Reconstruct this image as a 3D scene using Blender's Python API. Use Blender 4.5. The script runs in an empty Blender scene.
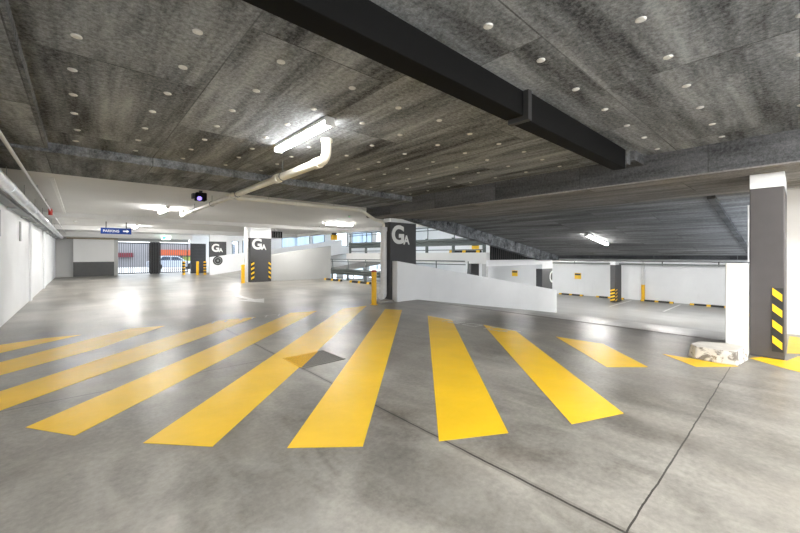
import bpy, bmesh, math, random
from mathutils import Vector, Matrix
random.seed(7)
S = bpy.context.scene
COL = S.collection
PI = math.pi

# ------------------------------------------------------------------ materials
def new_mat(name):
    m = bpy.data.materials.new(name); m.use_nodes = True
    nt = m.node_tree; b = nt.nodes['Principled BSDF']
    return m, nt, b
def node(nt, t, **kw):
    n = nt.nodes.new(t)
    for k, v in kw.items():
        if k.startswith('i_'): n.inputs[k[2:].replace('_', ' ')].default_value = v
        else: setattr(n, k, v)
    return n
def math_n(nt, op, a, b=None, c=None):
    n = nt.nodes.new('ShaderNodeMath'); n.operation = op
    for i, v in enumerate((a, b, c)):
        if v is None: continue
        if isinstance(v, (int, float)): n.inputs[i].default_value = v
        else: nt.links.new(v, n.inputs[i])
    return n.outputs[0]
def ramp(nt, fac, stops):
    r = nt.nodes.new('ShaderNodeValToRGB')
    e = r.color_ramp.elements
    while len(e) < len(stops): e.new(0.5)
    for el, (p, c) in zip(e, stops):
        el.position = p; el.color = (c[0], c[1], c[2], 1) if not isinstance(c, (int, float)) else (c, c, c, 1)
    nt.links.new(fac, r.inputs[0]); return r.outputs[0]
def noise(nt, vec, scale, detail=4, rough=.5, dist=0):
    n = nt.nodes.new('ShaderNodeTexNoise')
    n.inputs['Scale'].default_value = scale; n.inputs['Detail'].default_value = detail
    n.inputs['Roughness'].default_value = rough; n.inputs['Distortion'].default_value = dist
    nt.links.new(vec, n.inputs['Vector']); return n.outputs['Fac']
def mapping(nt, vec, scale=(1, 1, 1), loc=(0, 0, 0), rot=(0, 0, 0)):
    n = nt.nodes.new('ShaderNodeMapping')
    n.inputs['Scale'].default_value = scale; n.inputs['Location'].default_value = loc; n.inputs['Rotation'].default_value = rot
    nt.links.new(vec, n.inputs['Vector']); return n.outputs[0]
def mix(nt, fac, a, b, mode='MIX'):
    n = nt.nodes.new('ShaderNodeMix'); n.data_type = 'RGBA'; n.blend_type = mode
    for sock, v in ((n.inputs[0], fac), (n.inputs[6], a), (n.inputs[7], b)):
        if isinstance(v, (int, float)): sock.default_value = v
        elif isinstance(v, tuple): sock.default_value = (v[0], v[1], v[2], 1)
        else: nt.links.new(v, sock)
    return n.outputs[2]
def bump(nt, b, h, strength=.2, dist=.01):
    n = nt.nodes.new('ShaderNodeBump'); n.inputs['Strength'].default_value = strength; n.inputs['Distance'].default_value = dist
    nt.links.new(h, n.inputs['Height']); nt.links.new(n.outputs[0], b.inputs['Normal'])
def objco(nt): return nt.nodes.new('ShaderNodeTexCoord').outputs['Object']

def plain(name, col, rough=.5, metal=0, var=.06, scale=6, spec=.5):
    m, nt, b = new_mat(name)
    v = objco(nt); n = noise(nt, v, scale, 4)
    lo = tuple(c * (1 - var) for c in col); hi = tuple(min(1, c * (1 + var)) for c in col)
    nt.links.new(ramp(nt, n, [(.3, lo), (.7, hi)]), b.inputs['Base Color'])
    b.inputs['Roughness'].default_value = rough; b.inputs['Metallic'].default_value = metal
    b.inputs['Specular IOR Level'].default_value = spec
    return m
def emit(name, col, strength):
    m, nt, b = new_mat(name)
    b.inputs['Base Color'].default_value = (*col, 1)
    b.inputs['Emission Color'].default_value = (*col, 1); b.inputs['Emission Strength'].default_value = strength
    return m

def concrete_floor(name, lo, hi, r0, r1, joints=False):
    m, nt, b = new_mat(name); v = objco(nt)
    n1 = noise(nt, v, .6, 5, .5, .15); n2 = noise(nt, mapping(nt, v, scale=(1, .55, 1), rot=(0, 0, .5)), 2.6, 4, .5, 1.2); n3 = noise(nt, v, 24, 6, .7)
    f = math_n(nt, 'ADD', math_n(nt, 'MULTIPLY', n1, .46), math_n(nt, 'ADD', math_n(nt, 'MULTIPLY', n2, .32), math_n(nt, 'MULTIPLY', n3, .22)))
    mid = tuple((a + c) / 2 for a, c in zip(lo, hi))
    col = ramp(nt, f, [(.36, lo), (.5, mid), (.64, hi)])
    # brownish blotches of old spills
    st = noise(nt, mapping(nt, v, loc=(3.1, 1.7, 0)), .9, 3, .5, .3)
    stm = ramp(nt, st, [(.52, 0.0), (.85, .45)])
    col = mix(nt, stm, col, (.20, .165, .125))
    # rolled tyre tracks: faint darker bands
    tk = noise(nt, mapping(nt, v, scale=(1.6, .22, 1), rot=(0, 0, -.35)), 1.1, 5, .6, .2)
    col = mix(nt, ramp(nt, tk, [(.45, 0.0), (.8, .4)]), col, (.085, .08, .075))
    if joints:
        s = node(nt, 'ShaderNodeSeparateXYZ'); nt.links.new(v, s.inputs[0])
        wob = math_n(nt, 'MULTIPLY', math_n(nt, 'SUBTRACT', noise(nt, v, 3, 4), .5), .03)
        x = math_n(nt, 'ADD', s.outputs[0], wob); y = math_n(nt, 'ADD', s.outputs[1], wob)
        def line(c, at, w): return math_n(nt, 'LESS_THAN', math_n(nt, 'ABSOLUTE', math_n(nt, 'SUBTRACT', c, at)), w)
        j1 = math_n(nt, 'MULTIPLY', line(x, 2.05, .008), math_n(nt, 'LESS_THAN', y, 7.2))
        j2 = math_n(nt, 'MULTIPLY', line(y, .585, .005), math_n(nt, 'LESS_THAN', x, 6.3))
        j3 = math_n(nt, 'MULTIPLY', line(y, 4.77, .006), math_n(nt, 'LESS_THAN', x, 2.05))
        j4 = line(y, 12.7, .012)
        j = math_n(nt, 'MINIMUM', math_n(nt, 'ADD', math_n(nt, 'ADD', j1, j2), math_n(nt, 'ADD', j3, j4)), 1)
        halo = math_n(nt, 'MULTIPLY', line(x, 2.05, .03), math_n(nt, 'LESS_THAN', y, 7.2))
        col = mix(nt, math_n(nt, 'MULTIPLY', halo, .3), col, (.07, .06, .055))
        col = mix(nt, math_n(nt, 'MULTIPLY', j, .85), col, (.02, .018, .016))
    nt.links.new(col, b.inputs['Base Color'])
    nt.links.new(ramp(nt, n2, [(.3, r0), (.7, r1)]), b.inputs['Roughness'])
    b.inputs['Specular IOR Level'].default_value = .42
    bump(nt, b, f, .05, .01)
    return m

def insulation(name, along='Y', lo=(.042, .044, .047), hi=(.41, .43, .455), panel=(1.2, 2.44)):
    """dark rigid mineral-fibre board: speckle, soot-like streaks along the board, joints between boards"""
    m, nt, b = new_mat(name); v = objco(nt)
    if along == 'Y': bv = mapping(nt, v, rot=(0, 0, PI / 2), loc=(0, .35, 0))
    else: bv = mapping(nt, v)
    br = nt.nodes.new('ShaderNodeTexBrick'); nt.links.new(bv, br.inputs['Vector'])
    br.inputs['Color1'].default_value = (0, 0, 0, 1); br.inputs['Color2'].default_value = (1, 1, 1, 1); br.inputs['Mortar'].default_value = (.5, .5, .5, 1)
    br.inputs['Scale'].default_value = 1; br.inputs['Brick Width'].default_value = panel[1]; br.inputs['Row Height'].default_value = panel[0]
    br.inputs['Mortar Size'].default_value = .006; br.inputs['Mortar Smooth'].default_value = .2
    pc = br.outputs['Color']
    off = node(nt, 'ShaderNodeVectorMath', operation='MULTIPLY'); nt.links.new(pc, off.inputs[0]); off.inputs[1].default_value = (7, 13, 5)
    add = node(nt, 'ShaderNodeVectorMath', operation='ADD'); nt.links.new(v, add.inputs[0]); nt.links.new(off.outputs[0], add.inputs[1])
    sc = (3.4, .36, 3.4) if along == 'Y' else (.36, 3.4, 3.4)
    st = noise(nt, mapping(nt, add.outputs[0], scale=sc), 1.0, 7, .62, .35)
    st2 = noise(nt, mapping(nt, add.outputs[0], scale=(sc[0] * 5, sc[1] * 3, sc[2] * 5)), 1.0, 5, .6, .2)
    big = noise(nt, v, .7, 3)
    sp = noise(nt, v, 26, 9, .82)
    f = math_n(nt, 'ADD', math_n(nt, 'ADD', math_n(nt, 'MULTIPLY', st, .44), math_n(nt, 'MULTIPLY', st2, .08)),
               math_n(nt, 'ADD', math_n(nt, 'MULTIPLY', sp, .42), math_n(nt, 'MULTIPLY', big, .06)))
    mid = tuple(a + (c - a) * .42 for a, c in zip(lo, hi))
    col = ramp(nt, f, [(.405, lo), (.5, mid), (.60, hi)])
    col = mix(nt, math_n(nt, 'MULTIPLY', br.outputs['Fac'], .5), col, (.02, .02, .02))
    nt.links.new(col, b.inputs['Base Color']); b.inputs['Roughness'].default_value = .95
    b.inputs['Specular IOR Level'].default_value = .15
    bump(nt, b, sp, .8, .02)
    return m

def yellow_paint(name, base=(.97, .61, .018), rough=.34):
    m, nt, b = new_mat(name); v = objco(nt)
    n = noise(nt, v, 2.2, 6, .6); sc = noise(nt, mapping(nt, v, scale=(1, 1, 1)), 9, 8, .75)
    col = ramp(nt, n, [(.3, tuple(c * .88 for c in base)), (.7, base)])
    col = mix(nt, ramp(nt, sc, [(.66, 0.0), (.78, .55)]), col, (.40, .30, .16))
    nt.links.new(col, b.inputs['Base Color'])
    nt.links.new(ramp(nt, sc, [(.3, rough - .02), (.7, rough + .12)]), b.inputs['Roughness'])
    return m

def chipped_white(name):
    m, nt, b = new_mat(name); v = objco(nt)
    g = nt.nodes.new('ShaderNodeNewGeometry'); s = node(nt, 'ShaderNodeSeparateXYZ'); nt.links.new(g.outputs['Normal'], s.inputs[0])
    side = math_n(nt, 'LESS_THAN', s.outputs[2], .6)
    n = noise(nt, v, 7, 8, .7, .5)
    chip = math_n(nt, 'MULTIPLY', side, ramp(nt, n, [(.50, 0.0), (.60, .9)]))
    col = ramp(nt, noise(nt, v, 4, 5), [(.3, (.56, .53, .48)), (.7, (.72, .69, .64))])
    col = mix(nt, chip, col, (.13, .11, .09))
    nt.links.new(col, b.inputs['Base Color']); b.inputs['Roughness'].default_value = .7
    bump(nt, b, n, .5, .02)
    return m

def white_wall(name, col=(.80, .80, .79), rough=.55):
    m, nt, b = new_mat(name); v = objco(nt)
    n = noise(nt, v, .8, 6, .6); d = noise(nt, mapping(nt, v, scale=(1.5, 1.5, .25)), 3, 6, .6)
    c = ramp(nt, n, [(.3, tuple(x * .93 for x in col)), (.7, col)])
    c = mix(nt, ramp(nt, d, [(.62, 0.0), (.8, .3)]), c, tuple(x * .75 for x in col))
    nt.links.new(c, b.inputs['Base Color']); b.inputs['Roughness'].default_value = rough
    bump(nt, b, noise(nt, v, 90, 2), .05, .003)
    return m

def glass(name, tint=(.9, .96, 1)):
    m, nt, b = new_mat(name)
    nt.nodes.remove(b); out = nt.nodes['Material Output']
    t = nt.nodes.new('ShaderNodeBsdfTransparent'); t.inputs[0].default_value = (*tint, 1)
    g = nt.nodes.new('ShaderNodeBsdfGlossy'); g.inputs['Roughness'].default_value = .02
    mx = nt.nodes.new('ShaderNodeMixShader'); mx.inputs[0].default_value = .07
    nt.links.new(t.outputs[0], mx.inputs[1]); nt.links.new(g.outputs[0], mx.inputs[2]); nt.links.new(mx.outputs[0], out.inputs[0])
    return m
def translucent(name, col):
    m, nt, b = new_mat(name); nt.nodes.remove(b); out = nt.nodes['Material Output']
    v = objco(nt); n = noise(nt, mapping(nt, v, scale=(9, 9, .2)), 1, 3)
    c = ramp(nt, n, [(.3, tuple(x * .75 for x in col)), (.7, col)])
    t = nt.nodes.new('ShaderNodeBsdfTranslucent'); d = nt.nodes.new('ShaderNodeBsdfDiffuse')
    nt.links.new(c, t.inputs[0]); nt.links.new(c, d.inputs[0])
    mx = nt.nodes.new('ShaderNodeMixShader'); mx.inputs[0].default_value = .35
    nt.links.new(t.outputs[0], mx.inputs[1]); nt.links.new(d.outputs[0], mx.inputs[2]); nt.links.new(mx.outputs[0], out.inputs[0])
    return m
def grate_mat(name, bar):
    """steel grate; the yellow stripe runs over its western part"""
    m, nt, b = new_mat(name); g = nt.nodes.new('ShaderNodeNewGeometry')
    s = node(nt, 'ShaderNodeSeparateXYZ'); nt.links.new(g.outputs['Position'], s.inputs[0])
    d = math_n(nt, 'SUBTRACT', s.outputs[1], s.outputs[0])
    a = math_n(nt, 'MULTIPLY', math_n(nt, 'GREATER_THAN', d, 2.08), math_n(nt, 'LESS_THAN', d, 2.9))
    if bar: col = mix(nt, a, (.20, .19, .175), (.80, .47, .02))
    else: col = mix(nt, a, (.055, .052, .048), (.36, .20, .012))
    nt.links.new(col, b.inputs['Base Color']); b.inputs['Roughness'].default_value = .5
    return m

FILL_LAMP = 110  # strength of the added lamps behind the viewpoint and over the lower level
M = {
 'floor': concrete_floor('polished_concrete', (.105, .095, .082), (.445, .425, .385), .285, .42, True),
 'floor_low': concrete_floor('smooth_grey_floor', (.22, .22, .215), (.33, .33, .325), .28, .34),
 'ramp': concrete_floor('ramp_concrete', (.17, .165, .155), (.33, .32, .30), .3, .5),
 'board': insulation('ceiling_board', 'Y'),
 'board_x': insulation('ceiling_board_cross', 'X', panel=(1.2, 2.4)),
 'board_beam': insulation('beam_board', 'Y', lo=(.035, .036, .038), hi=(.17, .172, .178), panel=(3, 1.7)),
 'board_ramp': insulation('ramp_soffit_board', 'Y', lo=(.09, .091, .094), hi=(.34, .343, .35)),
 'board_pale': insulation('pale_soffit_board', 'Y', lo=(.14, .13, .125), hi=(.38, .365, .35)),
 'white_ceiling': white_wall('white_ceiling_paint', (.76, .755, .74), .7),
 'wall': white_wall('white_wall_paint', (.86, .87, .885)),
 'wall_warm': white_wall('white_wall_paint_warm', (.78, .775, .765)),
 'wall_grey': white_wall('grey_wall_paint', (.48, .48, .47)),
 'dado': plain('dark_grey_dado', (.085, .085, .085), .6),
 'column': plain('charcoal_paint', (.055, .055, .058), .55),
 'column_warm': plain('brown_grey_paint', (.062, .056, .056), .55),
 'black': plain('black_steel', (.0045, .0045, .0045), .8, spec=.12),
 'black2': plain('black_rubber', (.018, .018, .018), .6),
 'dark': plain('dark_slats', (.03, .03, .032), .5),
 'grey_steel': plain('grey_galvanised_steel', (.22, .235, .235), .45, .5),
 'green_steel': plain('grey_green_rail_steel', (.12, .14, .135), .5, .3),
 'pale_steel': plain('pale_grey_steel', (.5, .5, .5), .5, .2),
 'foil': plain('aluminium_foil', (.72, .73, .74), .28, .9, .12, 14),
 'pvc': plain('cream_pvc', (.78, .75, .66), .35),
 'pvc_white': plain('white_pvc', (.72, .72, .72), .4),
 'disc': plain('fixing_disc_plastic', (.62, .62, .60), .5),
 'yellow': yellow_paint('yellow_floor_paint'),
 'yellow_bollard': plain('yellow_enamel', (.85, .48, .01), .35),
 'yellow_reflect': plain('yellow_reflective_tape', (.9, .55, .015), .4),
 'red': plain('red_enamel', (.45, .03, .02), .4),
 'white_line': plain('white_line_paint', (.70, .70, .69), .5, 0, .15, 12),
 'worn_line': plain('worn_white_paint', (.62, .62, .60), .5, 0, .3, 30),
 'kerb': chipped_white('chipped_kerb_paint'),
 'pad': plain('grey_pad_concrete', (.30, .29, .27), .7),
 'letter': plain('white_vinyl_letter', (.82, .82, .80), .5, 0, .02),
 'sign_blue': plain('blue_sign_panel', (.012, .05, .26), .7, spec=.2),
 'body_white': plain('white_lamp_housing', (.75, .75, .74), .4),
 'lamp': emit('fill_diffuser', (1, .985, .95), FILL_LAMP), 'lamp_soft': emit('led_diffuser_soft', (1, .985, .95), 32), 'lamp_mid': emit('led_diffuser_mid', (1, .985, .95), 88), 'fill_low': emit('fill_diffuser_low', (1, .985, .95), 58),
 'exit': emit('exit_sign_green', (.05, .55, .30), 1.2),
 'exit_white': emit('exit_sign_white', (.8, 1, .9), 2.0),
 'led_violet': emit('violet_led', (.25, .18, .9), .9),
 'led_green': emit('green_led', (.02, .6, .15), 1.0),
 'glass': glass('window_glass'),
 'blind': translucent('pale_blue_blind', (.50, .57, .66)),
 'grate_bar': grate_mat('grate_bar_steel', True), 'grate_pit': grate_mat('grate_pit', False),
 'asphalt': plain('street_asphalt', (.42, .42, .42), .9),
 'facade': plain('pale_facade', (.20, .20, .215), .8),
 'orange': plain('orange_fascia', (.38, .07, .02), .6),
 'maroon': plain('maroon_awning', (.10, .005, .015), .6),
 'shop_glass': plain('dark_shop_glass', (.05, .08, .09), .15),
 'lime': plain('lime_panel', (.20, .25, .05), .6),
 'car_silver': plain('silver_car_paint', (.42, .47, .55), .25, .3, .03),
 'tyre': plain('tyre_rubber', (.02, .02, .02), .8),
 'car_glass': plain('car_window_glass', (.03, .05, .08), .08),
}

# ------------------------------------------------------------------ mesh builder
class MB:
    def __init__(s): s.v = []; s.f = []; s.smooth = []
    def add(s, vs, fs, smooth=False):
        o = len(s.v); s.v += [tuple(v) for v in vs]
        s.f += [tuple(i + o for i in f) for f in fs]; s.smooth += [smooth] * len(fs); return s
    def box(s, x0, x1, y0, y1, z0, z1):
        return s.add([(x0,y0,z0),(x1,y0,z0),(x1,y1,z0),(x0,y1,z0),(x0,y0,z1),(x1,y0,z1),(x1,y1,z1),(x0,y1,z1)],
                     [(3,2,1,0),(4,5,6,7),(0,1,5,4),(1,2,6,5),(2,3,7,6),(3,0,4,7)])
    def slope(s, x0, x1, y0, y1, b0, t0, b1, t1):       # box whose bottom/top run from (b0,t0) at x0 to (b1,t1) at x1
        return s.add([(x0,y0,b0),(x1,y0,b1),(x1,y1,b1),(x0,y1,b0),(x0,y0,t0),(x1,y0,t1),(x1,y1,t1),(x0,y1,t0)],
                     [(3,2,1,0),(4,5,6,7),(0,1,5,4),(1,2,6,5),(2,3,7,6),(3,0,4,7)])
    def prism(s, pts, z0, z1, inset=0):                  # polygon in plan, counter-clockwise
        n = len(pts); cx = sum(p[0] for p in pts)/n; cy = sum(p[1] for p in pts)/n
        def ins(p):
            d = Vector((cx-p[0], cy-p[1])); l = d.length or 1; return (p[0]+d.x/l*inset, p[1]+d.y/l*inset)
        top = [ins(p) for p in pts]
        return s.add([(p[0],p[1],z0) for p in pts]+[(p[0],p[1],z1) for p in top],
                     [tuple(range(n-1,-1,-1)), tuple(range(n,2*n))]+[(i,(i+1)%n,n+(i+1)%n,n+i) for i in range(n)])
    def wallpoly(s, pts, y0, y1):                         # polygon in x-z, thickness along y
        n = len(pts)
        return s.add([(p[0],y0,p[1]) for p in pts]+[(p[0],y1,p[1]) for p in pts],
                     [tuple(range(n)), tuple(range(2*n-1,n-1,-1))]+[(i,n+i,n+(i+1)%n,(i+1)%n) for i in range(n)])
    def sidepoly(s, pts, x0, x1):                         # polygon in y-z, thickness along x
        n = len(pts)
        return s.add([(x0,p[0],p[1]) for p in pts]+[(x1,p[0],p[1]) for p in pts],
                     [tuple(range(n-1,-1,-1)), tuple(range(n,2*n))]+[(i,(i+1)%n,n+(i+1)%n,n+i) for i in range(n)])
    def tube(s, pts, r, seg=14, caps=True):
        pts = [Vector(p) for p in pts]; rings = []
        rr = r if isinstance(r, (list, tuple)) else [r]*len(pts)
        up = None
        for i, p in enumerate(pts):
            d = ((pts[i+1]-p).normalized() if i < len(pts)-1 else Vector((0,0,0))) + ((p-pts[i-1]).normalized() if i > 0 else Vector((0,0,0)))
            d.normalize()
            if up is None: up = Vector((0,0,1)) if abs(d.z) < .9 else Vector((1,0,0))
            a = d.cross(up).normalized(); bb = a.cross(d).normalized(); up = bb
            rings.append([p + (a*math.cos(2*PI*k/seg) + bb*math.sin(2*PI*k/seg))*rr[i] for k in range(seg)])
        o = [v for ring in rings for v in ring]; fs = []
        for i in range(len(pts)-1):
            for k in range(seg): fs.append((i*seg+k, i*seg+(k+1)%seg, (i+1)*seg+(k+1)%seg, (i+1)*seg+k))
        s.add(o, fs, True)
        if caps:
            s.add(rings[0], [tuple(range(seg-1,-1,-1))]); s.add(rings[-1], [tuple(range(seg))])
        return s
    def bend(s, a, c, b, rad, r, seg=14, n=7):            # rounded elbow a -> c -> b, returns points for tube
        return None
    def build(s, name, mat, parent=None, origin=None, bevel=0):
        if origin is None and parent is None:
            xs = [v[0] for v in s.v]; ys = [v[1] for v in s.v]; zs = [v[2] for v in s.v]
            origin = ((min(xs)+max(xs))/2, (min(ys)+max(ys))/2, min(zs))
        base = Vector((0,0,0))
        p = parent
        while p is not None: base += p.location; p = p.parent
        o = Vector(origin) if origin is not None else base
        me = bpy.data.meshes.new(name)
        me.from_pydata([tuple(Vector(v)-o) for v in s.v], [], s.f); me.update()
        for i, pl in enumerate(me.polygons): pl.use_smooth = s.smooth[i]
        bm = bmesh.new(); bm.from_mesh(me); bmesh.ops.recalc_face_normals(bm, faces=bm.faces); bm.to_mesh(me); bm.free()
        me.materials.append(M[mat] if isinstance(mat, str) else mat)
        ob = bpy.data.objects.new(name, me); COL.objects.link(ob)
        if parent is not None: ob.parent = parent; ob.location = o - base
        else: ob.location = o
        if bevel:
            md = ob.modifiers.new('bevel', 'BEVEL'); md.width = bevel; md.segments = 2; md.limit_method = 'ANGLE'
        return ob

def elbow(a, c, b, rad, n=7):
    a, c, b = Vector(a), Vector(c), Vector(b)
    d1 = (a-c).normalized(); d2 = (b-c).normalized()
    p0 = c + d1*rad; p2 = c + d2*rad
    return [((1-t)**2)*p0 + 2*t*(1-t)*c + t*t*p2 for t in [k/n for k in range(n+1)]]

def tag(o, label, cat, group=None):
    o['label'] = label; o['category'] = cat
    if group: o['group'] = group
    return o
def thing(name, label, cat, loc, group=None):
    o = bpy.data.objects.new(name, None); o.location = loc; o.empty_display_size = .1; COL.objects.link(o)
    return tag(o, label, cat, group)
def struct(name, mb, mat, parent=None, bevel=0):
    o = mb.build(name, mat, parent, origin=None if parent else (0,0,0), bevel=bevel)
    if not parent: o['kind'] = 'structure'
    return o
def dup(root, loc, label):
    r = root.copy(); COL.objects.link(r); r.location = loc; r['label'] = label
    for ch in list(root.children):
        c = ch.copy(); COL.objects.link(c); c.parent = r
        for g in list(ch.children):
            d = g.copy(); COL.objects.link(d); d.parent = c
    return r
def text_mb(s, w, h, place, bold=.02, depth=.006, spacing=1.0):
    """lettering as mesh, scaled to w x h; place(u, v, d) -> world point"""
    cu = bpy.data.curves.new('lettering', 'FONT'); cu.body = s; cu.offset = bold; cu.extrude = .5; cu.space_character = spacing
    ob = bpy.data.objects.new('lettering', cu); COL.objects.link(ob)
    bpy.context.view_layer.update()
    me = bpy.data.meshes.new_from_object(ob.evaluated_get(bpy.context.evaluated_depsgraph_get()))
    vs = [v.co.copy() for v in me.vertices]; fs = [tuple(p.vertices) for p in me.polygons]
    bpy.data.objects.remove(ob); bpy.data.curves.remove(cu); bpy.data.meshes.remove(me)
    x0 = min(v.x for v in vs); x1 = max(v.x for v in vs); y0 = min(v.y for v in vs); y1 = max(v.y for v in vs)
    mb = MB(); mb.add([place((v.x-x0)/(x1-x0)*w, (v.y-y0)/(y1-y0)*h, (v.z+.5)*depth) for v in vs], fs)
    return mb

# ------------------------------------------------------------------ the shell
H = 2.92            # ceiling of the near bay
struct('floor', MB().box(-1.4, 7.9, -9, 34.2, -.4, 0).box(7.9, 11.25, 8.1, 19.0, -.4, 0).box(7.9, 9.6, -9, .5, -.4, 0), 'floor')
# ramp down to the lower half level, with an eased crest and foot
def zr(x):
    t = max(0, min(1, (x-7.9)/9.7)); e = .05
    return -1.45*t
mb = MB()
for i in range(20):
    xa = 7.9 + 9.7*i/20; xb = 7.9 + 9.7*(i+1)/20
    mb.slope(xa, xb, .5, 8.25, zr(xa)-.35, zr(xa), zr(xb)-.35, zr(xb))
o = struct('floor_ramp_down', mb, 'ramp')
struct('trim_1', MB().box(7.80, 7.84, .8, 7.98, -.01, .004), 'pad')       # pale strip along the ramp's crest
struct('floor_lower_level', MB().box(17.6, 26.4, -4, 8.25, -1.8, -1.45).box(11.3, 26.4, 8.25, 28.3, -1.8, -1.45), 'floor_low')
struct('floor_ramp_up', MB().slope(7.0, 17.6, 19.0, 27.5, -.35, .004, 1.1, 1.5), 'ramp')
struct('floor_upper_level', MB().box(12.0, 26.4, 8.3, 18.3, 1.05, 1.5).box(17.6, 26.4, 18.3, 28.3, 1.05, 1.5), 'white_ceiling')

# walls
struct('wall_left', MB().box(-1.4, -1.15, -9, 31.2, 0, 2.62), 'wall')
struct('wall_left_upstand', MB().box(-1.4, -1.22, -9, 31.2, 2.62, 2.95), 'wall_grey')
struct('trim_2', MB().box(-1.15, -1.10, 15.5, 15.9, 0, 2.5).box(-1.15, -1.10, 21, 21.5, 0, 2.5), 'wall')   # shallow pilasters
we = struct('wall_end', MB().box(-1.4, 1.95, 31.2, 31.45, 0, 2.95), 'wall_grey')
struct('wall_end_panel', MB().box(-.32, 1.72, 30.95, 31.2, .95, 2.52), 'wall_warm')
struct('wall_end_dado', MB().box(-.32, 1.72, 30.94, 31.2, 0, .95), 'dado')
struct('wall_right', MB().box(9.4, 9.65, -9, .45, 0, 2.95), 'wall_warm')
struct('trim_3', MB().box(9.33, 9.4, -9, .45, 2.56, 2.64), 'pale_steel')
struct('wall_back', MB().box(26.4, 26.65, -4, 28.5, -1.5, 4.4), 'wall')
struct('wall_lower_side', MB().box(9.65, 26.4, -4.25, -4, -1.8, 4.4), 'wall')
# exit wall right of the gate with its roller door
struct('wall_exit', MB().box(6.34, 8.3, 31.2, 31.45, 2.28, 2.95).box(7.40, 8.3, 31.2, 31.45, 0, 2.28), 'wall')
d1 = struct('door_1', MB().box(6.34, 7.40, 31.28, 31.36, 0, 2.28), 'dark')
mb = MB()
for k in range(19): mb.box(6.36, 7.38, 31.265, 31.285, .06+k*.115, .06+k*.115+.085)
mb.build('door_slats', 'column', d1)
struct('wall_gate_lintel', MB().box(1.70, 6.34, 31.9, 32.2, 2.36, 2.95), 'wall_grey')
struct('wall_gate_side', MB().box(1.70, 1.80, 31.45, 32.2, 0, 2.36), 'wall_grey')

# end wall behind the ramp up, with window openings
WIN = [(8.45, 8.95, 1.35, 2.45), (9.2, 10.7, 1.45, 2.5), (12.3, 14.85, 1.9, 3.7), (15.05, 16.3, 1.9, 3.7), (17.3, 18.7, 2.2, 3.7), (19.2, 21.6, 2.2, 3.7), (22.1, 25.2, 2.2, 3.7),
       (12.6, 14.8, -.9, .55), (15.3, 17.6, -.9, .55), (18.2, 20.6, -.9, .55), (21.2, 24.4, -.9, .55)]
def wall_with_openings(x0, x1, z0, z1, opens, y0, y1):
    xs = sorted({x0, x1, *[w[0] for w in opens], *[w[1] for w in opens]})
    zs = sorted({z0, z1, *[w[2] for w in opens], *[w[3] for w in opens]})
    mb = MB()
    for a, b in zip(xs, xs[1:]):
        run = None
        for c, d in zip(zs, zs[1:]):
            hole = any(w[0] <= a and b <= w[1] and w[2] <= c and d <= w[3] for w in opens)
            if not hole: run = [run[0] if run else c, d]
            if hole and run: mb.box(a, b, y0, y1, *run); run = None
        if run: mb.box(a, b, y0, y1, *run)
    return mb
struct('wall_far', wall_with_openings(8.05, 26.65, -1.5, 4.4, WIN, 28.3, 28.5), 'wall')
for i, (a, b, c, d) in enumerate(WIN):
    fr = MB(); t = .05
    fr.box(a, a+t, 28.30, 28.42, c, d).box(b-t, b, 28.30, 28.42, c, d).box(a+t, b-t, 28.30, 28.42, c, c+t).box(a+t, b-t, 28.30, 28.42, d-t, d)
    n = max(1, round((b-a)/1.25))
    for k in range(1, n): fr.box(a+(b-a)*k/n-.03, a+(b-a)*k/n+.03, 28.32, 28.40, c+t, d-t)
    w = struct('window_%d' % (i+1), fr, 'green_steel')
    MB().box(a+t, b-t, 28.355, 28.365, c+t, d-t).build('pane', 'glass', w)
    if i in (1, 2, 3, 5):
        bl = MB(); k = a+.06
        while k < b-.14:
            bl.add([(k,28.33,c+.06),(k+.11,28.30,c+.06),(k+.11,28.30,d-.06),(k,28.33,d-.06)], [(0,1,2,3)]); k += .125
        bl.build('vertical_blind', 'blind', w)

# ceilings
c0 = struct('ceiling', MB().box(-1.4, 6.46, 1.80, 6.75, H, H+.3), 'board')
c1 = struct('ceiling_right_bay', MB().box(-1.4, 6.46, -9, 1.80, H, H+.3), 'board_x')
struct('trim_4', MB().box(-1.2, -.32, -9, 6.75, 2.83, H), 'board')                       # lowered strip along the left wall
struct('trim_5', MB().box(-1.2, 6.46, 6.75, 8.5, 2.79, H+.3), 'board')             # dropped beam across the bay
struct('trim_6', MB().box(6.46, 8.87, -9, 8.75, 2.54, H+.3), 'board_beam')              # deep beam along the column line
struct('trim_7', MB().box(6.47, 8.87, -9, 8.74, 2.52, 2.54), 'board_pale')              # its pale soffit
struct('ceiling_edge_bay', MB().box(8.87, 9.4, -9, .45, 2.6, H+.3), 'white_ceiling')
struct('ceiling_white_bay', MB().box(-1.4, 6.46, 8.5, 34.2, 2.85, H+.3).box(6.46, 11.6, 8.75, 34.2, 2.85, H+.3), 'white_ceiling')
struct('trim_8', MB().box(-1.2, 11.6, 16.8, 17.3, 2.70, 2.85), 'white_ceiling')
struct('trim_9', MB().box(-1.2, 11.6, 23.6, 24.1, 2.64, 2.85), 'white_ceiling')
struct('trim_10', MB().box(-1.2, 6.2, 30.0, 30.9, 2.54, 2.85), 'white_ceiling')
struct('trim_11', MB().box(11.3, 11.6, 8.75, 28.3, 2.68, 2.85), 'white_ceiling')
def zc(x): return 2.535 - .145*max(0, x-9.6)
struct('ceiling_ramp', MB().slope(8.87, 9.6, .5, 8.35, 2.535, 3, 2.535, 3).slope(9.6, 17.6, .5, 8.23, zc(9.6), zc(9.6)+.4, zc(17.6), zc(17.6)+.4), 'board_ramp')
struct('trim_12', MB().wallpoly([(7.4,2.518),(8.1,2.40),(15.9,1.17),(17.59,1.17),(17.59,zc(17.59)-.001),(9.6,2.534),(8.88,2.534),(8.87,2.518)], 7.98, 8.225), 'board')
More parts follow.
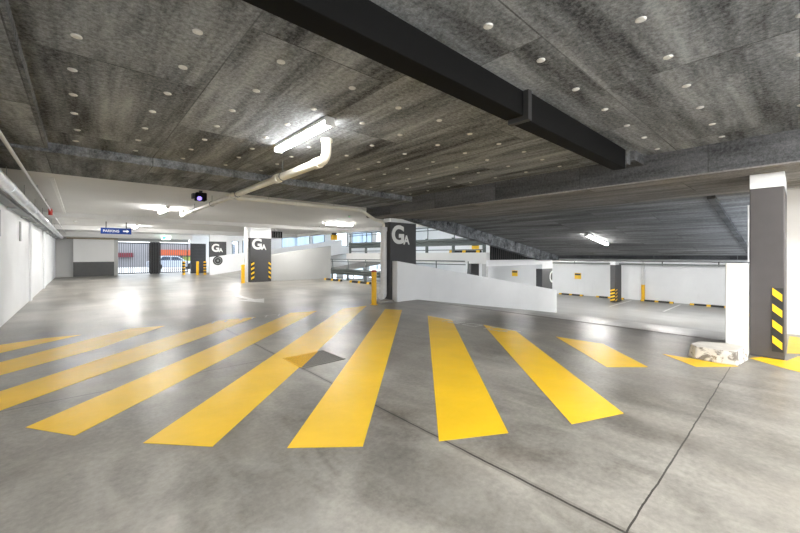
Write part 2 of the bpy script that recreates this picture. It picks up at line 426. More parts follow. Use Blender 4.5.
struct('trim_13', MB().slope(9.0, 17.59, 1.08, 1.2, zc(9)-.06, zc(9)-.001, zc(17.59)-.06, zc(17.59)-.001), 'board_beam')
struct('trim_14', MB().box(17.6, 18.0, -4, 8.3, 1.12, 1.6), 'board_beam')
struct('ceiling_lower_level', MB().box(18.0, 26.4, -4, 8.3, 1.2, 1.5), 'white_ceiling')
struct('ceiling_upper_level', MB().box(11.6, 26.65, 8.3, 28.5, 4.3, 4.6).box(17.7, 26.65, -4, 8.3, 4.3, 4.6), 'white_ceiling')

# round plastic discs that pin the boards to the ceiling
def disc(x, y, z, parent):
    mb = MB().tube([(x,y,z+.002),(x,y,z-.006),(x,y,z-.010)], [.032,.032,.024], 12)
    mb.tube([(x,y,z-.009),(x,y,z-.014)], .009, 8)
    return mb.build('fixing_disc', 'disc', parent)
n = 0
for i in range(11):
    for j in range(8):
        x = -.02 + .612*i; y = 2.12 + .618*j
        if x > 6.3 or y > 6.6 or (abs(x-2.05) < .12 and 3.4 < y < 4.9) or (abs(x-2.43) < .15 and abs(y-4.14) < .25): continue
        disc(x+random.uniform(-.03,.03), y+random.uniform(-.03,.03), H, c0); n += 1
for i in range(9):
    for j in range(3):
        x = .62 + .69*i; y = 1.36 - .69*j
        if x > 6.3: continue
        disc(x+random.uniform(-.02,.02), y+random.uniform(-.02,.02), H, c1)

# ------------------------------------------------------------------ black steel beam under the ceiling
t = thing('steel_beam', 'black steel beam running across the dark ceiling', 'beam', (3.1, 1.8, 2.64))
def ibeam(x0, x1, y0, y1, z0, z1):
    return MB().box(x0, x1, y0, y1, z0, z1)
ibeam(-1.1, 3.06, 1.71, 1.89, 2.69, H).build('near_section', 'black', t, bevel=.006)
ibeam(3.12, 5.86, 1.68, 1.84, 2.645, H).build('far_section', 'black', t, bevel=.006)
MB().box(3.06, 3.12, 1.66, 1.87, 2.645, H).build('splice_plate', 'black2', t)
MB().box(5.86, 6.0, 1.66, 1.86, 2.72, H).box(5.98, 6.458, 1.6, 1.95, 2.78, H).build('end_packer', 'board_beam', t)

# ------------------------------------------------------------------ columns
def column(x0, y0, z0, zd, zt, label, shaft='column', w=1.09, d=.32):
    t = thing('column', label, 'column', (x0+w/2, y0+d/2, z0))
    MB().box(x0, x0+w, y0, y0+d, z0, zd).build('shaft', shaft, t, bevel=.012)
    MB().box(x0, x0+w, y0, y0+d, zd, zt).build('cap', 'wall', t, bevel=.008)
    return t
def letters(t, x, y, z, k=1.0):
    P = lambda ox, oz: (lambda u, v, d: (ox+u, y-d, oz+v))
    g = text_mb('G', .50*k, .58*k, P(x, z), .035)
    a = text_mb('A', .27*k, .29*k, P(x+.47*k, z-.01*k), .03)
    g.add(a.v, a.f); return g.build('lettering', 'letter', t)
def hazard_strip_y(t, y0, y1, z0, z1, x, n=4, up=False):
    """strip on the face looking to -x"""
    s = MB().box(x-.012, x, y0, y1, z0, z1).build('hazard_strip', 'black2', t)
    st = (z1-z0)/n; mb = MB(); a, b = y0+.012, y1-.004
    for k in range(n):
        zl = z0 + st*k + st*.28
        # higher towards +y
        lo, hi = zl-st*.12, zl+st*.33
        mb.sidepoly([(b, lo+st*.40), (a, lo), (a, hi), (b, hi+st*.40)] if not up else [(b, lo), (a, lo+st*.4), (a, hi+st*.4), (b, hi)], x-.015, x-.0125)
    return mb.build('yellow_band', 'yellow_reflect', s)
def hazard_strip_x(t, x0, x1, z0, z1, y, n=4, rising=True):
    s = MB().box(x0, x1, y-.012, y, z0, z1).build('hazard_strip', 'black2', t)
    st = (z1-z0)/n; mb = MB()
    for k in range(n):
        lo = z0+st*k+st*.15; hi = lo+st*.42; q = st*.38
        mb.wallpoly([(x0+.01, lo), (x1-.01, lo+q), (x1-.01, hi+q), (x0+.01, hi)] if rising else [(x0+.01, lo+q), (x1-.01, lo), (x1-.01, hi), (x0+.01, hi+q)], y-.016, y-.0125)
    return mb.build('yellow_band', 'yellow_reflect', s)

c = column(6.98, .14, 0, 2.32, 2.519, 'brown-grey column in the right foreground with one tall black and yellow hazard strip', 'column_warm', 1.09, .335)
hazard_strip_y(c, .15, .258, .10, .957, 6.98)
c = column(6.99, 8.26, 0, 2.40, 2.519, 'charcoal column at the head of the descending ramp, large G A letters above a white parapet')
letters(c, 7.05, 8.26, 1.74)
c = column(6.49, 18.75, 0, 2.28, 2.849, 'charcoal column with G A letters and hazard strips on both lower corners')
letters(c, 6.58, 18.75, 1.68)
hazard_strip_x(c, 6.52, 6.70, .10, 1.05, 18.75); hazard_strip_x(c, 7.42, 7.57, .10, 1.05, 18.75, rising=False)
c = column(6.87, 27.9, 0, 2.36, 2.849, 'farthest charcoal column with G A letters, near the street exit')
letters(c, 6.98, 27.9, 1.62)
c = column(16.85, 8.42, -1.45, .72, 1.049, 'dark lower level column beyond the ramp parapet, with a white letter arc')
mb = MB()
for k in range(14):       # left half of a big letter that runs off the column's edge
    a0 = PI/2 + PI*k/14; a1 = PI/2 + PI*(k+1)/14; cx, cz, ro, ri = 17.93, .30, .30, .21
    mb.wallpoly([(cx+ro*math.cos(a0)*1.0, cz+ro*math.sin(a0)), (cx+ro*math.cos(a1), cz+ro*math.sin(a1)), (cx+ri*math.cos(a1), cz+ri*math.sin(a1)), (cx+ri*math.cos(a0), cz+ri*math.sin(a0))], 8.412, 8.42)
mb.build('lettering', 'letter', c)
c = column(23.8, 7.36, -1.45, .80, 1.199, 'charcoal column standing free on the lower level, chevron strips at its foot', 'column', 1.1, .28)
hazard_strip_y(c, 7.37, 7.63, -1.40, -.62, 23.8, 4, True); hazard_strip_x(c, 23.81, 24.12, -1.40, -.62, 7.36, 4, True)
column(23.9, 18.0, -1.45, 1.0, 1.049, 'dark column far back on the lower level under the upper deck')

# ------------------------------------------------------------------ parapets beside the ramps
tag(MB().wallpoly([(7.05,0),(7.9,-.0),(17.5,-1.5),(17.5,-.32),(7.05,1.22)], 8.0, 8.24).build('parapet', 'wall', bevel=.01),
    'long white parapet sloping down beside the descending ramp', 'parapet')
tag(MB().wallpoly([(6.72,.0),(7.9,0),(17.5,-1.5),(17.5,-.32),(7.6,1.20),(6.72,1.29)], .480, .70).build('parapet', 'wall_warm', bevel=.01),
    'white parapet end rising behind the chipped kerb beside the foreground column', 'parapet')
tag(MB().wallpoly([(7.59,0),(11.24,0),(11.24,1.95),(7.59,1.42)], 18.80, 19.0).build('parapet', 'wall_grey', bevel=.01),
    'solid wall rising to the right beside the ramp up, grey-white, below the blue windows', 'parapet')
tag(MB().wallpoly([(6.75,0),(7.3,0),(17.6,1.45),(17.6,2.78),(6.75,1.24)], 27.5, 27.7).build('parapet', 'wall', bevel=.01),
    'white far parapet of the ramp up with a round black sign on it', 'parapet')
r = thing('round_sign', 'round black sign on the white far parapet below the G A letters', 'sign', (7.27, 27.49, .80))
mb = MB().tube([(7.27,27.499,1.0),(7.27,27.475,1.0)], .32, 28); mb.build('plate', 'black2', r)
mb = MB()
for k in range(28):
    a0 = 2*PI*k/28; a1 = 2*PI*(k+1)/28
    mb.wallpoly([(7.27+ro*math.cos(a), 1.0+ro*math.sin(a)) for ro, a in ((.24,a0),(.24,a1),(.19,a1),(.19,a0))], 27.468, 27.474)
mb.wallpoly([(7.2,.93),(7.34,.93),(7.34,1.07),(7.2,1.07)], 27.468, 27.474)
mb.build('emblem', 'grey_steel', r)

# ------------------------------------------------------------------ kerb block, small pad at the column
tag(MB().prism([(6.17,.52),(6.60,.46),(6.71,.50),(6.71,.74),(6.57,1.0),(6.26,1.04),(6.15,.95),(6.13,.72)], 0, .178, .03).build('kerb', 'kerb', bevel=.02),
    'chipped white concrete kerb block on the floor beside the foreground column', 'kerb')
tag(MB().prism([(6.42,8.05),(6.98,8.05),(6.98,8.62),(6.52,8.62),(6.36,8.4)], 0, .06, .02).build('plinth', 'pad', bevel=.01),
    'low concrete pad under the white downpipe at the ramp column', 'plinth')

# ------------------------------------------------------------------ yellow stripes
def zs(pts, label):
    tag(MB().prism(pts, .0005, .003).build('floor_stripe', 'yellow'), label, 'floor marking', 'yellow hatching on the floor')
def ccw(p):
    a = sum(p[i][0]*p[(i+1)%len(p)][1]-p[(i+1)%len(p)][0]*p[i][1] for i in range(len(p)))
    return p if a > 0 else p[::-1]
STR = [
 ([(-1.1,8.12),(-.93,8.30),(-.44,8.47),(.02,8.40),(-.85,7.62),(-1.1,7.38)], 'short tapering yellow stripe nearest the left wall'),
 ([(-.78,6.95),(.71,8.50),(1.25,8.37),(.22,7.02),(-.70,6.2),(-1.1,5.8),(-1.1,6.63)], 'thin pale yellow stripe, second counting from the left wall'),
 ([(-1.1,4.98),(-.61,5.47),(1.75,7.83),(2.2,8.30),(2.96,8.19),(1.5,6.72),(-.54,4.79),(-1.1,4.25)], 'yellow stripe leaving the left picture edge below the two thin ones'),
 ([(-.33,4.19),(3.80,8.22),(4.42,8.06),(-.03,3.74)], 'long yellow stripe with a pointed near end at the lower left'),
 ([(.35,3.26),(5.10,7.96),(5.90,7.98),(.72,2.86)], 'yellow stripe that crosses the steel drain grate'),
 ([(1.12,2.48),(5.90,7.18),(6.11,6.76),(1.54,2.13)], 'widest yellow stripe, right of the drain grate, pointing at the ramp column'),
 ([(2.01,1.81),(5.98,5.73),(5.97,5.00),(2.51,1.53)], 'upright looking yellow stripe right of the widest one'),
 ([(3.03,1.26),(6.03,4.24),(6.01,3.52),(3.58,1.04)], 'yellow stripe slanting down to the right, lamp glare beside its foot'),
 ([(4.90,1.61),(6.08,2.80),(6.14,2.07),(5.29,1.27)], 'short yellow stripe with strong lamp glare between long stripe and kerb'),
 ([(5.74,.87),(6.14,1.30),(6.16,.98),(6.16,.52)], 'small yellow triangle in front of the chipped kerb'),
 ([(6.77,.46),(6.97,.36),(6.97,.12),(7.4,.02),(7.4,-.35),(6.2,-.35),(6.50,.15)], 'yellow patch at the foot of the foreground column'),
 ([(7.5,.13),(8.1,.13),(9.1,.13),(9.1,-.7),(7.2,-.7),(7.62,0)], 'yellow patch behind the foreground column by the white wall'),
]
for p, l in STR: zs(ccw(p), l)

# worn white lettering fragments and arrow
def mark(mb, label, mat='worn_line', cat='floor marking'): tag(mb.build('floor_marking', mat), label, cat)
def bar(mb, a, b, w, z=.004):
    a, b = Vector(a), Vector(b); d = (b-a).normalized(); n = Vector((-d.y, d.x))*w/2
    mb.prism(ccw([tuple(a+n), tuple(a-n), tuple(b-n), tuple(b+n)]), .003, z); return mb
mb = MB()
for y in (5.05, 4.75, 4.0, 3.7): bar(mb, (5.70, y), (5.98, y-.1), .03)
for a, b in (((5.72,4.52),(5.96,4.48)),((5.96,4.48),(5.98,4.22)),((5.98,4.22),(5.74,4.24)),((5.74,4.24),(5.72,4.52)),((5.72,4.9),(5.73,4.6)),((5.98,4.05),(5.99,3.4)),((5.72,3.9),(5.8,3.55))): bar(mb, a, b, .035)
mark(mb, 'worn white paint strokes across the tops of two right hand stripes')
mb = MB()
for x in (2.0, 2.25, 2.55, 2.8, 3.1, 3.4): bar(mb, (x, 8.0), (x+.12, 8.22), .03)
for x in (2.05, 2.6, 3.15): bar(mb, (x, 8.22), (x+.3, 8.23), .03)
mark(mb, 'worn white paint strokes at the far ends of the left hand stripes')
mb = MB(); mb.prism(ccw([(3.93,12.9),(4.12,12.9),(4.12,11.5),(4.42,11.5),(4.03,10.5),(3.62,11.5),(3.93,11.5)]), .0005, .003)
mark(mb, 'white direction arrow on the floor beyond the yellow stripes', 'white_line')

# drain grate
g = thing('drain_grate', 'steel drain grate in the floor, partly under yellow paint', 'drain grate', (2.34, 4.37, 0))
MB().box(2.04, 2.66, 4.08, 4.66, .0005, .0035).build('pit', 'grate_pit', g)
mb = MB()
mb.box(2.04,2.66,4.08,4.10,.0035,.008).box(2.04,2.66,4.64,4.66,.0035,.008).box(2.04,2.06,4.10,4.64,.0035,.008).box(2.64,2.66,4.10,4.64,.0035,.008)
mb.build('frame', 'grate_bar', g)
mb = MB()
for k in range(13): mb.box(2.06, 2.64, 4.115+k*.041, 4.133+k*.041, .0035, .007)
mb.build('bars', 'grate_bar', g)

# ------------------------------------------------------------------ lamps
def lamp_x(loc, L, label, name='batten_lamp', mat='lamp'):
    x, y, z = loc
    t = thing(name, label, 'ceiling lamp', loc)
    MB().box(x-L/2, x+L/2, y-.055, y+.055, z-.045, z).build('housing', 'body_white', t, bevel=.008)
    mb = MB(); prof = [(-.05,-.046),(-.048,-.075),(-.03,-.095),(.03,-.095),(.048,-.075),(.05,-.046)]
    mb.sidepoly([(y+a, z+b) for a, b in prof], x-L/2+.03, x+L/2-.03); mb.build('diffuser', mat, t)
    MB().box(x-L/2, x-L/2+.03, y-.055, y+.055, z-.098, z-.045).build('end_cap', 'body_white', t)
    MB().box(x+L/2-.03, x+L/2, y-.055, y+.055, z-.098, z-.045).build('end_cap', 'body_white', t)
    return t
def lamp_y(loc, L, label, mat='lamp'):
    t = lamp_x(loc, L, label, mat=mat); t.rotation_euler = (0, 0, PI/2); return t
lamp_y((2.05, 4.14, 2.919), 1.40, 'bright tube lamp on the dark ceiling, next to the cream pipe elbow', 'lamp_soft')
lamp_y((1.95, 13.2, 2.849), 1.40, 'glowing tube lamp on the white ceiling at the far end of the cream pipe', 'lamp_mid')
lamp_x((8.85, 14.1, 2.849), 1.45, 'glowing tube lamp on the white ceiling left of the ramp column', mat='lamp_mid')
lamp_x((7.7, 24.75, 2.849), 1.30, 'glowing tube lamp over the ramp up, above the far G A column', mat='lamp_mid')
lamp_y((2.05, 22.0, 2.849), 1.40, 'tube lamp behind the blue parking sign on the white ceiling', 'lamp_mid')
t = lamp_x((13.41, 4.71, zc(13.41)-.002), 1.9, 'glowing tube lamp on the sloping dark ceiling over the descending ramp', mat='lamp_soft')
t.rotation_euler = (0, math.atan(.145), 0)
# unseen tube lamps, added to fill the bays and decks with light
G = 'added fill lamps, all unseen'
for i, (x, y, z) in enumerate([(.3,-1.6,2.919),(2.8,-1.6,2.919),(5.3,-1.6,2.919),(5.4,-4.6,2.919),(2.8,-4.6,2.919),(.3,-4.6,2.919),(1.5,-7.4,2.919),(4.5,-7.4,2.919)]):
    lamp_y((x,y,z), 1.4, 'added fill lamp on the dark ceiling, unseen behind the viewpoint')['group'] = G
for (x, y, z) in [(20,1.0,1.199),(20,4.0,1.199),(20,7.0,1.199),(21,12,1.049),(15.5,13,1.049),(22,20,1.049),(16,21,1.049)]:
    lamp_y((x,y,z), 1.4, 'added fill lamp under the deck over the lower level, hidden by the edge beam', 'lamp')['group'] = G
for (x, y, z) in [(15,12,4.299),(21,12,4.299),(14,22,4.299),(21,22,4.299)]:
    lamp_y((x,y,z), 1.4, 'added fill lamp high over the upper deck, out of view', 'fill_low')['group'] = G
for (x, y, z) in [(.2,17.87,2.849),(5.2,17.87,2.849),(8.6,17.87,2.849),(1.6,24.9,2.849),(4.6,24.9,2.849)]:
    lamp_x((x,y,z), 1.4, 'added fill lamp on the white ceiling, hidden behind a cross beam', mat='fill_low') ['group'] = G
lamp_y((8.6,-2.5,2.599), 1.4, 'added fill lamp, unseen, over the aisle right of the foreground column', 'fill_low')['group'] = G

# ------------------------------------------------------------------ pipes
t = thing('drain_pipe', 'cream drain pipe hanging under the ceiling with an elbow beside the tube lamp', 'pipe', (2.41, 4.4, 2.6))
zp = 2.65; x = 2.41
MB().tube([(x,4.14,H-.002)] + elbow((x,4.14,H),(x,4.14,zp),(x,6,zp),.15) + [(x,5.7,zp)], .062, 18).build('elbow', 'pvc', t)
MB().tube([(x,5.7,zp),(x,12.95,zp)], .055, 18).build('run', 'pvc', t)
MB().tube(elbow((x,12.8,zp),(x,13.1,zp),(x,13.1,2.85),.1)+[(x,13.1,2.849)], .055, 16).build('riser', 'pvc', t)
for y in (4.38, 5.7, 8.05): MB().tube([(x,y-.06,zp),(x,y+.06,zp)], .074, 18).build('coupling', 'pvc', t)
MB().tube([(x,4.14,H-.002),(x,4.14,H-.04)], .078, 18).build('flange', 'pvc', t)
for y, zt in ((5.5,H),(7.7,2.79),(9.6,2.85),(11.4,2.85)):
    MB().tube([(x,y,zp+.05),(x,y,zt-.002)], .006, 6).build('hanger_rod', 'grey_steel', t)
    MB().tube([(x,y-.015,zp),(x,y+.015,zp)], .066, 18).build('clamp', 'grey_steel', t)
t = thing('branch_pipe', 'thin cream pipe branching off to the ramp column', 'pipe', (4.5, 8.05, 2.55))
yb = 8.05; zb = 2.63
p = [(2.487,yb,zb)] + elbow((2.75,yb,zb),(5.75,yb,zb),(6.35,8.22,2.43),.12) + [(6.35,8.22,2.43)]
MB().tube(p, .045, 14).build('run', 'pvc', t)
MB().tube([(6.35,8.22,2.43)]+elbow((6.35,8.22,2.43),(6.86,8.42,2.38),(6.86,8.42,1),.1)+[(6.86,8.42,2.245)], .045, 14).build('drop_elbow', 'pvc', t)
for xx in (2.56, 3.9, 5.6): MB().tube([(xx-.05,yb,zb),(xx+.05,yb,zb)], .056, 14).build('coupling', 'pvc', t)
for xx in (3.2, 4.9): MB().tube([(xx,yb,zb+.04),(xx,yb,2.789)], .005, 6).build('hanger_rod', 'grey_steel', t)
t = thing('downpipe', 'white downpipe beside the ramp column standing on a concrete pad', 'pipe', (6.72, 8.36, 0))
MB().tube([(6.86,8.42,2.2),(6.86,8.42,.4)] + elbow((6.86,8.42,.4),(6.86,8.42,.165),(6.54,8.26,.165),.1) + [(6.69,8.335,.165)], .098, 18).build('run', 'pvc_white', t)
MB().tube([(6.86,8.42,2.243),(6.86,8.42,2.12)], .112, 18).build('collar', 'pvc_white', t)
t = thing('downpipe', 'white downpipe beside the G A column with two hazard strips', 'pipe', (6.32, 18.85, 0))
MB().tube([(6.32,18.85,2.84),(6.32,18.85,.01)], .10, 16).build('run', 'pvc_white', t)
MB().tube([(6.32,18.85,2.2),(6.32,18.85,2.1)], .115, 16).build('collar', 'pvc_white', t)
t = thing('downpipe', 'grey-white downpipe on the lower back wall with a yellow painted foot', 'pipe', (26.2, 6.55, -1.45))
MB().tube([(26.2,6.55,-.45),(26.2,6.55,1.04)], .085, 14).build('run', 'pvc_white', t)
MB().tube([(26.2,6.55,-1.44),(26.2,6.55,-.45)], .10, 14).build('guard', 'yellow_bollard', t)
tag(MB().tube([(7.00,.487,1.30),(7.00,.487,2.1)], .009, 8).build('conduit', 'pvc_white'), 'thin white conduit up the shaded edge of the foreground column', 'pipe')

# services along the left wall
t = thing('duct', 'silver foil duct running along the top of the left wall', 'duct', (-.86, 12, 2.45))
MB().tube([(-.86,-1,2.5),(-.86,30.9,2.5)], .085, 18).build('run', 'foil', t)
for y in [2.5+2.0*k for k in range(14)]: MB().tube([(-.86,y-.03,2.5),(-.86,y+.03,2.5)], .093, 18).build('joint_band', 'foil', t)
for y in [3.5+2.4*k for k in range(11)]:
    MB().tube([(-.86,y,2.585),(-.86,y,2.83 if y < 6.7 else (2.788 if y < 8.5 else 2.849))], .006, 6).build('hanger_rod', 'grey_steel', t)
t = thing('cable_tray', 'grey cable tray between the silver duct and the left wall', 'cable tray', (-1.04, 12, 2.4))
mb = MB().box(-1.14,-.97,-1,30.9,2.40,2.406).box(-1.14,-1.135,-1,30.9,2.406,2.45).box(-.975,-.97,-1,30.9,2.406,2.45); mb.build('tray', 'grey_steel', t)
for q, xx in enumerate((-1.10,-1.06,-1.02)): MB().tube([(xx,-1,2.425),(xx,30.9,2.425)], .017, 8).build('cable', ('pvc_white','black2','grey_steel')[q], t)
for k in range(12): MB().box(-1.149,-.98,1.5+2.4*k,1.54+2.4*k,2.36,2.40).build('bracket', 'pale_steel', t)
t = thing('conduit', 'thin pale sprinkler pipe along the left ceiling edge, red valve on it', 'pipe', (-.66, 12, 2.7))
MB().tube([(-.66,-1,2.74),(-.66,30.9,2.74)], .022, 10).build('run', 'pvc_white', t)
MB().tube([(-.66,15.0,2.60),(-.66,15.0,2.74)], .05, 10).tube([(-.66,14.85,2.74),(-.66,15.15,2.74)], .05, 10).build('valve', 'red', t)
for y in (4.2, 8.1, 10.5, 13, 19, 23): 
    MB().tube([(-.66,y,2.76),(-.66,y,2.828 if y < 6.7 else (2.788 if y < 8.5 else 2.849))], .008, 6).build('hanger_rod', 'grey_steel', t)
tag(MB().box(-.42,-.36,9.3,16.7,2.815,2.849).build('conduit', 'letter'), 'slim white strip running lengthwise on the white ceiling', 'trunking')
for y, q in ((10.0,'nearer'),(13.2,'farther')):
    tag(MB().box(-1.149,-1.11,y-.03,y+.03,1.75,2.25).build('wall_box', 'pale_steel', bevel=.005), 'narrow grey box on the left wall, %s of the two' % q, 'junction box')
t = thing('cross_pipe', 'brownish pipe across the far end wall under the white beam', 'pipe', (.4, 30.4, 2.45))
MB().tube([(-.62,30.4,2.46),(1.9,30.4,2.46)], .045, 10).build('run', plain('brass_pipe', (.33,.28,.20), .5), t)
for xx in (-.5, 1.2): MB().tube([(xx,30.4,2.5),(xx,30.4,2.539)], .01, 6).build('hanger_rod', 'grey_steel', t)
t = thing('service_pipe', 'long pale pipe under the edge beam over the lower level', 'pipe', (17.5, 3, 1.2))
MB().tube([(17.52,.6,1.19),(17.52,7.9,1.19)], .045, 10).build('run', 'pale_steel', t)
for yy in (1.5, 4.0, 6.5): MB().tube([(17.52,yy,1.23),(17.52,yy,1.46)], .01, 6).build('hanger_rod', 'grey_steel', t)
t = thing('service_pipe', 'thin grey pipe on hangers against the lower back wall top', 'pipe', (24, 6, .9))
MB().tube([(24.5,-3.5,.86),(24.5,20,.86)], .05, 10).build('run', 'grey_steel', t)
for k in range(9): MB().tube([(24.5,-2+2.4*k,.80),(24.5,-2+2.4*k,1.049)], .025, 6).build('hanger_rod', 'dark', t)

# ------------------------------------------------------------------ guard rails at the deck edges
def guard_rail(x, y0, y1, zb, label):
    t = thing('guard_rail', label, 'guard rail', (x, (y0+y1)/2, zb))
    n = max(2, round((y1-y0)/1.7))
    for k in range(n+1):
        y = y0 + (y1-y0)*k/n
        MB().box(x-.05, x+.05, y-.05, y+.05, zb, zb+.66).build('post', 'green_steel', t)
        MB().tube([(x+.05,y,zb+.55),(x-.03,y-.10,zb+.9),(x-.10,y-.16,zb+1.16)], .022, 8).build('stanchion', 'green_steel', t)
    # corrugated crash beam
    pr = [(x-.06,zb+.30),(x-.06,zb+.36),(x-.11,zb+.40),(x-.11,zb+.43),(x-.06,zb+.46),(x-.06,zb+.49),(x-.11,zb+.52),(x-.11,zb+.56),(x-.06,zb+.60),(x-.06,zb+.62),(x-.05,zb+.62),(x-.05,zb+.30)]
    n_ = len(pr)
    mb = MB(); mb.add([(p[0],y0,p[1]) for p in pr]+[(p[0],y1,p[1]) for p in pr], [tuple(range(n_)), tuple(range(2*n_-1,n_-1,-1))]+[(i,n_+i,n_+(i+1)%n_,(i+1)%n_) for i in range(n_)])
    mb.build('crash_beam', 'green_steel', t)
    MB().tube([(x-.10,y0,zb+1.16),(x-.10,y1,zb+1.16)], .024, 8).build('top_rail', 'green_steel', t)
    MB().tube([(x-.06,y0,zb+1.03),(x-.06,y1,zb+1.03)], .018, 8).build('mid_rail', 'green_steel', t)
    MB().tube([(x-.03,y0,zb+.12),(x-.03,y1,zb+.12)], .018, 8).build('bottom_rail', 'green_steel', t)
    return t
guard_rail(11.0, 8.5, 18.25, 0, 'guard rail with crash beam along the edge of the near deck, behind the wheel stops')
guard_rail(12.15, 8.5, 18.1, 1.5, 'guard rail on the upper deck edge, above the white slab face')
# batten screen along the upper deck's edge over the ramp
t = thing('batten_screen', 'dark vertical batten screen on the upper deck edge beside the sloping beam', 'screen', (14.4, 8.45, 1.2))
for k in range(34):
    xx = 12.3 + k*.155
    MB().box(xx, xx+.07, 8.245, 8.275, 1.2, 2.35).build('batten', 'dark', t)
MB().box(12.25,17.55,8.277,8.298,1.2,2.3).build('backing', 'black', t)
tag(MB().box(12.0,17.55,8.245,8.298,.95,1.195).build('edge_beam', 'wall'), 'white horizontal edge beam under the dark batten screen', 'beam')
tag(MB().box(12.02,12.2,8.34,8.52,-1.449,1.049).build('post', 'pale_steel', bevel=.01), 'grey post holding the corner of the upper deck', 'post')

# ------------------------------------------------------------------ wheel stops
W = 'black and yellow wheel stops'
def wheel_stop(loc, L, label):
    x, y, z = loc
    t = thing('wheel_stop', label, 'wheel stop', loc, W)
    prof = [(-.075,0),(.075,0),(.055,.10),(-.055,.10)]
    def seg(y0, y1, g=0):
        n = 4; a = [(x+px*(1+g)+0, z+max(0.0005,pz)*(1+g)) for px, pz in prof]
        return MB().add([(p[0],y0,p[1]) for p in a]+[(p[0],y1,p[1]) for p in a], [tuple(range(n)), tuple(range(2*n-1,n-1,-1))]+[(i,n+i,n+(i+1)%n,(i+1)%n) for i in range(n)])
    seg(y-L/2, y+L/2).build('body', 'black2', t)
    for f in (-.44, 0, .44): seg(y+f*L-.09, y+f*L+.09, .04).build('yellow_block', 'yellow_reflect', t)
    return t
w0 = wheel_stop((25.95, 10.85, -1.45), 1.65, 'wheel stop on the lower level below the yellow wall notice')
dup(w0, (25.95, 8.35, -1.45), 'wheel stop on the lower level half hidden behind the free standing column')
dup(w0, (25.95, 5.78, -1.45), 'wheel stop on the lower level just right of the yellow-footed downpipe')
dup(w0, (25.95, 3.38, -1.45), 'wheel stop on the lower level nearest the foreground column')
dup(w0, (10.35, 17.1, 0), 'wheel stop on the near deck at the foot of the grey-white ramp wall')
dup(w0, (10.35, 14.55, 0), 'wheel stop on the near deck just left of the yellow bollard')
dup(w0, (12.38, 9.65, 1.5), 'wheel stop on the upper deck behind the guard rail, below a yellow notice')
for y, q in ((2.2,'nearest the foreground column'),(4.6,'between the two right hand wheel stops'),(7.05,'beside the free standing column')):
    tag(MB().box(21.9,25.7,y-.05,y+.05,-1.4495,-1.447).build('bay_line', 'white_line'), 'white parking bay line on the lower level, %s' % q, 'floor marking', 'white bay lines')

# ------------------------------------------------------------------ bollards
def bollard(loc, h, r, label, cap='red', bands=False):
    x, y, z = loc
    t = thing('bollard', label, 'bollard', loc, None)
    MB().tube([(x,y,z+.001),(x,y,z+h-.06)], r, 18).build('tube', 'yellow_bollard', t)
    MB().tube([(x,y,z+h-.06),(x,y,z+h-.02),(x,y,z+h)], [r*1.08,r*1.08,r*.6], 18).build('cap', cap, t)
    MB().tube([(x,y,z+.0005),(x,y,z+.012)], r*1.5, 18).build('base_plate', 'yellow_bollard', t)
    if bands:
        for k in range(4): MB().tube([(x,y,z+.15+k*.2),(x,y,z+.25+k*.2)], r*1.04, 18).build('band', 'black2', t)
    return t
bollard((6.17, 8.0, 0), .98, .072, 'yellow bollard with a red cap beside the ramp column downpipe')
bollard((6.05, 18.5, 0), .92, .085, 'yellow bollard left of the G A column with two hazard strips', 'yellow_bollard')
bollard((6.15, 28.2, 0), .95, .09, 'plain yellow bollard before the dark roller door', 'yellow_bollard')
bollard((6.62, 28.2, 0), .95, .09, 'yellow and black banded bollard right of the plain one at the roller door', 'yellow_bollard', True)
bollard((5.5, 29.2, 0), .95, .09, 'yellow and black banded bollard left of the roller door beside the gate', 'yellow_bollard', True)

# ------------------------------------------------------------------ hanging sign, exit sign, small ceiling things
t = thing('parking_sign', 'blue PARKING sign hanging from the white ceiling', 'sign', (1.19, 20, 2.3))
MB().box(.66, 1.72, 20, 20.06, 2.32, 2.58).build('panel', 'sign_blue', t, bevel=.008)
text_mb('PARKING', .55, .11, lambda u, v, d: (.74+u, 20-d, 2.39+v), .02).build('lettering', 'letter', t)
mb = MB().wallpoly([(1.42,2.42),(1.55,2.42),(1.55,2.38),(1.64,2.45),(1.55,2.52),(1.55,2.48),(1.42,2.48)], 19.994, 20); mb.build('arrow', 'letter', t)
for xx in (.84, 1.54): MB().box(xx-.015, xx+.015, 20.02, 20.05, 2.58, 2.849).build('hanger', 'black', t)
t = thing('exit_sign', 'green and white illuminated exit sign above the gate', 'exit sign', (4.45, 29.7, 2.4))
MB().box(4.25, 4.75, 29.66, 29.72, 2.48, 2.72).build('panel', 'exit_white', t)
MB().wallpoly([(4.27,2.51),(4.50,2.51),(4.50,2.69),(4.27,2.69)], 29.652, 29.66).build('pictogram', 'exit', t)
MB().box(4.48,4.52,29.68,29.70,2.72,2.849).build('hanger', 'pale_steel', t)
t = thing('security_camera', 'black camera box with a violet light hanging under the white ceiling', 'camera', (2.02, 9.0, 2.6))
MB().box(1.92,2.14,8.92,9.12,2.62,2.80).build('body', 'black', t, bevel=.02)
MB().tube([(1.98,8.93,2.66),(1.98,8.88,2.655)], .045, 14).build('lens', 'led_violet', t)
MB().box(2.0,2.06,8.99,9.05,2.80,2.849).build('bracket', 'dark', t)
MB().box(1.86,1.90,8.95,9.10,2.66,2.77).build('side_flap', 'dark', t)
